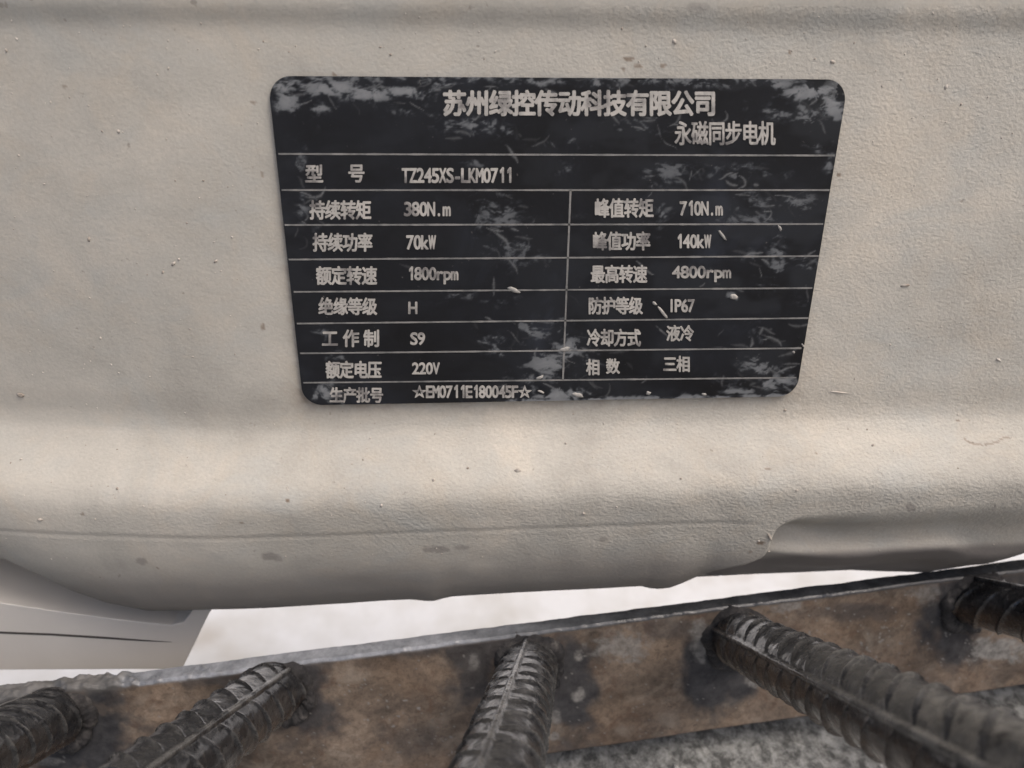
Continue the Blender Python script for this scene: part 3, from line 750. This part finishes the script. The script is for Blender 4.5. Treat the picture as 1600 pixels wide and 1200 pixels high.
def rod(p0, p1, R, phi, seed, rust_side, near=True):
    d = p1 - p0; L = np.linalg.norm(d); d = d / L
    ref = np.array([1.0, 0, 0]); e1 = ref - (ref @ d) * d; e1 /= np.linalg.norm(e1); e2 = np.cross(d, e1)
    if e2[2] < 0: e2 = -e2                                     # e2 points up, e1 to the right
    na = 150
    s = np.arange(0, L, 0.00035); th = np.linspace(0, 2 * math.pi, na, endpoint=False)
    Sg, Th = np.meshgrid(s, th, indexing='ij')
    rel = (Th - phi) % (2 * math.pi)
    half = np.where(rel < math.pi, 0, 1); psi = np.where(half == 0, rel, rel - math.pi)
    longr = np.minimum(np.minimum(rel, 2 * math.pi - rel), np.abs(rel - math.pi)) * R
    lon = 0.0009 * np.exp(-(longr / 0.0007) ** 4)
    pitch = 0.0083
    ph = (Sg + np.where(half == 0, 0, pitch / 2) + (psi - math.pi / 2) * 0.0060 * np.where(half == 0, 1, -1)) / pitch + seed * 0.37
    ph = ph + 0.05 * (fbm(Sg * 120, Th * 1.2, seed + 160, 2) - 0.5)
    fr = (ph - np.round(ph)) * pitch
    tr = 0.00072 * np.exp(-(fr / 0.00048) ** 2) * np.clip(np.sin(psi) * 1.35, 0, 1) ** 0.6
    rough = 0.00022 * (fbm(Sg * 420, Th * 3.5 + 9, seed + 170, 4, 0.6) - 0.5) + 0.0004 * (fbm(Sg * 130, Th * 1.6 + 3, seed + 175, 3) - 0.5)
    rr_ = R - 0.0006 + np.maximum(lon, tr) + rough
    P = p0 + Sg[..., None] * d + (rr_ * np.cos(Th))[..., None] * e1 + (rr_ * np.sin(Th))[..., None] * e2
    under = sstep(rust_side[0], rust_side[1], np.cos(Th - rust_side[2])) if rust_side else 0 * Th
    worn = sstep(0.00038, 0.00068, np.maximum(lon * 0.95, tr)) * sstep(0.35, 0.6, fbm(Sg * 300, Th * 3, seed + 180, 3))
    n_, m_ = Th.shape; ii = np.arange(n_ * m_).reshape(n_, m_)
    me = grid_mesh('ribbed_rod', P, {'rust': under * (0.5 + fbm(Sg * 90, Th, seed + 190, 3)), 'worn': worn * (1 - 0.5 * under)}, wrap=True, extra_faces=[list(ii[0]), list(ii[-1][::-1])])
    cx = P.mean(1).repeat(1, 0)
    bmt = bmesh.new(); bmt.from_mesh(me); bmesh.ops.recalc_face_normals(bmt, faces=bmt.faces[:]); bmt.to_mesh(me); bmt.free()
    o = link('ribbed_rod', me, MRB, rack, smooth=True)
    # lumpy weld bead round the root, lying on the bar's face
    ta = np.linspace(0, 2 * math.pi, 120, endpoint=False); tb = np.linspace(0, 2 * math.pi, 20, endpoint=False)
    TA, TB_ = np.meshgrid(ta, tb, indexing='ij')
    cx_, sx_ = np.cos(ta), np.sin(ta)
    radial = cx_[:, None] * e1 + sx_[:, None] * e2
    q_ = p0 + radial * R * 0.98
    tt = ((A0 - q_) @ fn) / (d @ fn); c_ = q_ + tt[:, None] * d
    mr = 0.0005 + 0.0021 * fbm(np.cos(ta) * 2.2 + seed * 3, np.sin(ta) * 2.2 + seed, seed + 230, 3)
    hgt_ = (c_ - A0) @ dn
    mr = mr * sstep(-0.0005, 0.0025, hgt_) + 0.00015
    rl = mr[:, None] * (0.75 + 0.6 * fbm(np.cos(TA) * 9 + np.cos(TB_) * 1.2, np.sin(TA) * 9 + np.sin(TB_) * 1.2, seed + 240, 4, 0.65))
    Pw = c_[:, None] + (rl * np.cos(TB_))[..., None] * radial[:, None] * 1.35 + (rl * np.sin(TB_))[..., None] * fn
    Pw = np.concatenate([Pw, Pw[:1]], 0)
    mw = grid_mesh('weld_bead', Pw, wrap=True)
    bmt = bmesh.new(); bmt.from_mesh(mw); bmesh.ops.remove_doubles(bmt, verts=bmt.verts[:], dist=1e-7); bmesh.ops.recalc_face_normals(bmt, faces=bmt.faces[:]); bmt.to_mesh(mw); bmt.free()
    mw.polygons.foreach_set('use_smooth', [True] * len(mw.polygons))
    link('weld_bead', mw, MW, rack)
    return o
def rod_px(u0_, v0_, d0, u1_, v1_, d1, ext, *a):
    q0, q1 = at_depth(u0_, v0_, d0), at_depth(u1_, v1_, d1)
    dd = q1 - q0; t = ((A0 - q0) @ fn) / (dd @ fn)      # start exactly on the face of the bar
    q0 = q0 + dd * t - fn * 0.001
    return rod(q0, q1 + dd * ext, *a)
R_ = 0.0080
rod_px(95, 1118, 0.206, -110, 1215, 0.150, 0.25, R_, 2.2, 1, (0.2, 0.9, -1.6))
rod_px(430, 1082, 0.208, 262, 1205, 0.152, 0.35, 0.0083, 0.9, 2, (0.4, 0.95, -1.2))
rod_px(826, 1050, 0.210, 779, 1205, 0.134, 0.30, R_, 1.62, 3, None)
rod_px(1168, 1008, 0.212, 1480, 1163, 0.114, 0.35, R_, 2.75, 4, (0.1, 0.8, -2.0))
rod_px(1560, 950, 0.222, 2050, 1060, 0.150, 0.30, R_, 1.9, 5, (0.1, 0.8, -1.9))

# ------------------------------------------------------------------ loose grit lying on the concrete
bm = bmesh.new(); rg = random.Random(19)
for _ in range(1500):
    x_, y_ = rg.uniform(-0.16, 0.18), rg.uniform(-0.11, 0.0)
    s_ = rg.uniform(0.0003, 0.0012) * (1.8 if rg.random() < 0.04 else 1)
    zc = SLAB_Z + 0.0022 * (fbm(np.array([x_ * 90.]), np.array([y_ * 90.]), 3, 5, 0.6)[0] - 0.62) + 0.0016 * (fbm(np.array([x_ * 330.]), np.array([y_ * 330.]), 9, 3)[0] - 0.6)
    M4 = Matrix.Translation((x_, y_, zc + s_ * 0.3)) @ Matrix.Rotation(rg.uniform(0, 6.3), 4, 'Z') @ Matrix.Diagonal((s_ * rg.uniform(0.8, 1.7), s_, s_ * 0.7, 1))
    bmesh.ops.create_icosphere(bm, subdivisions=1, radius=1, matrix=M4)
for vv in bm.verts: vv.co += Vector([rg.uniform(-1, 1) * 0.00012 for _ in range(3)])
me = bpy.data.meshes.new('loose_grit'); bm.to_mesh(me); bm.free()
def mat_stone():
    m = M('pale_grit'); c = m.ramp(m.noise(260, 3), [(0.36, (0.10, 0.098, 0.09)), (0.5, (0.27, 0.265, 0.25)), (0.64, (0.42, 0.41, 0.39))]); return m.out(c, 0.9, m.bump(m.noise(900, 4), 0.0003, 0.6))
tag(link('loose_grit', me, mat_stone()), 'loose pale grit scattered over the concrete below the rods', 'grit', kind='stuff')
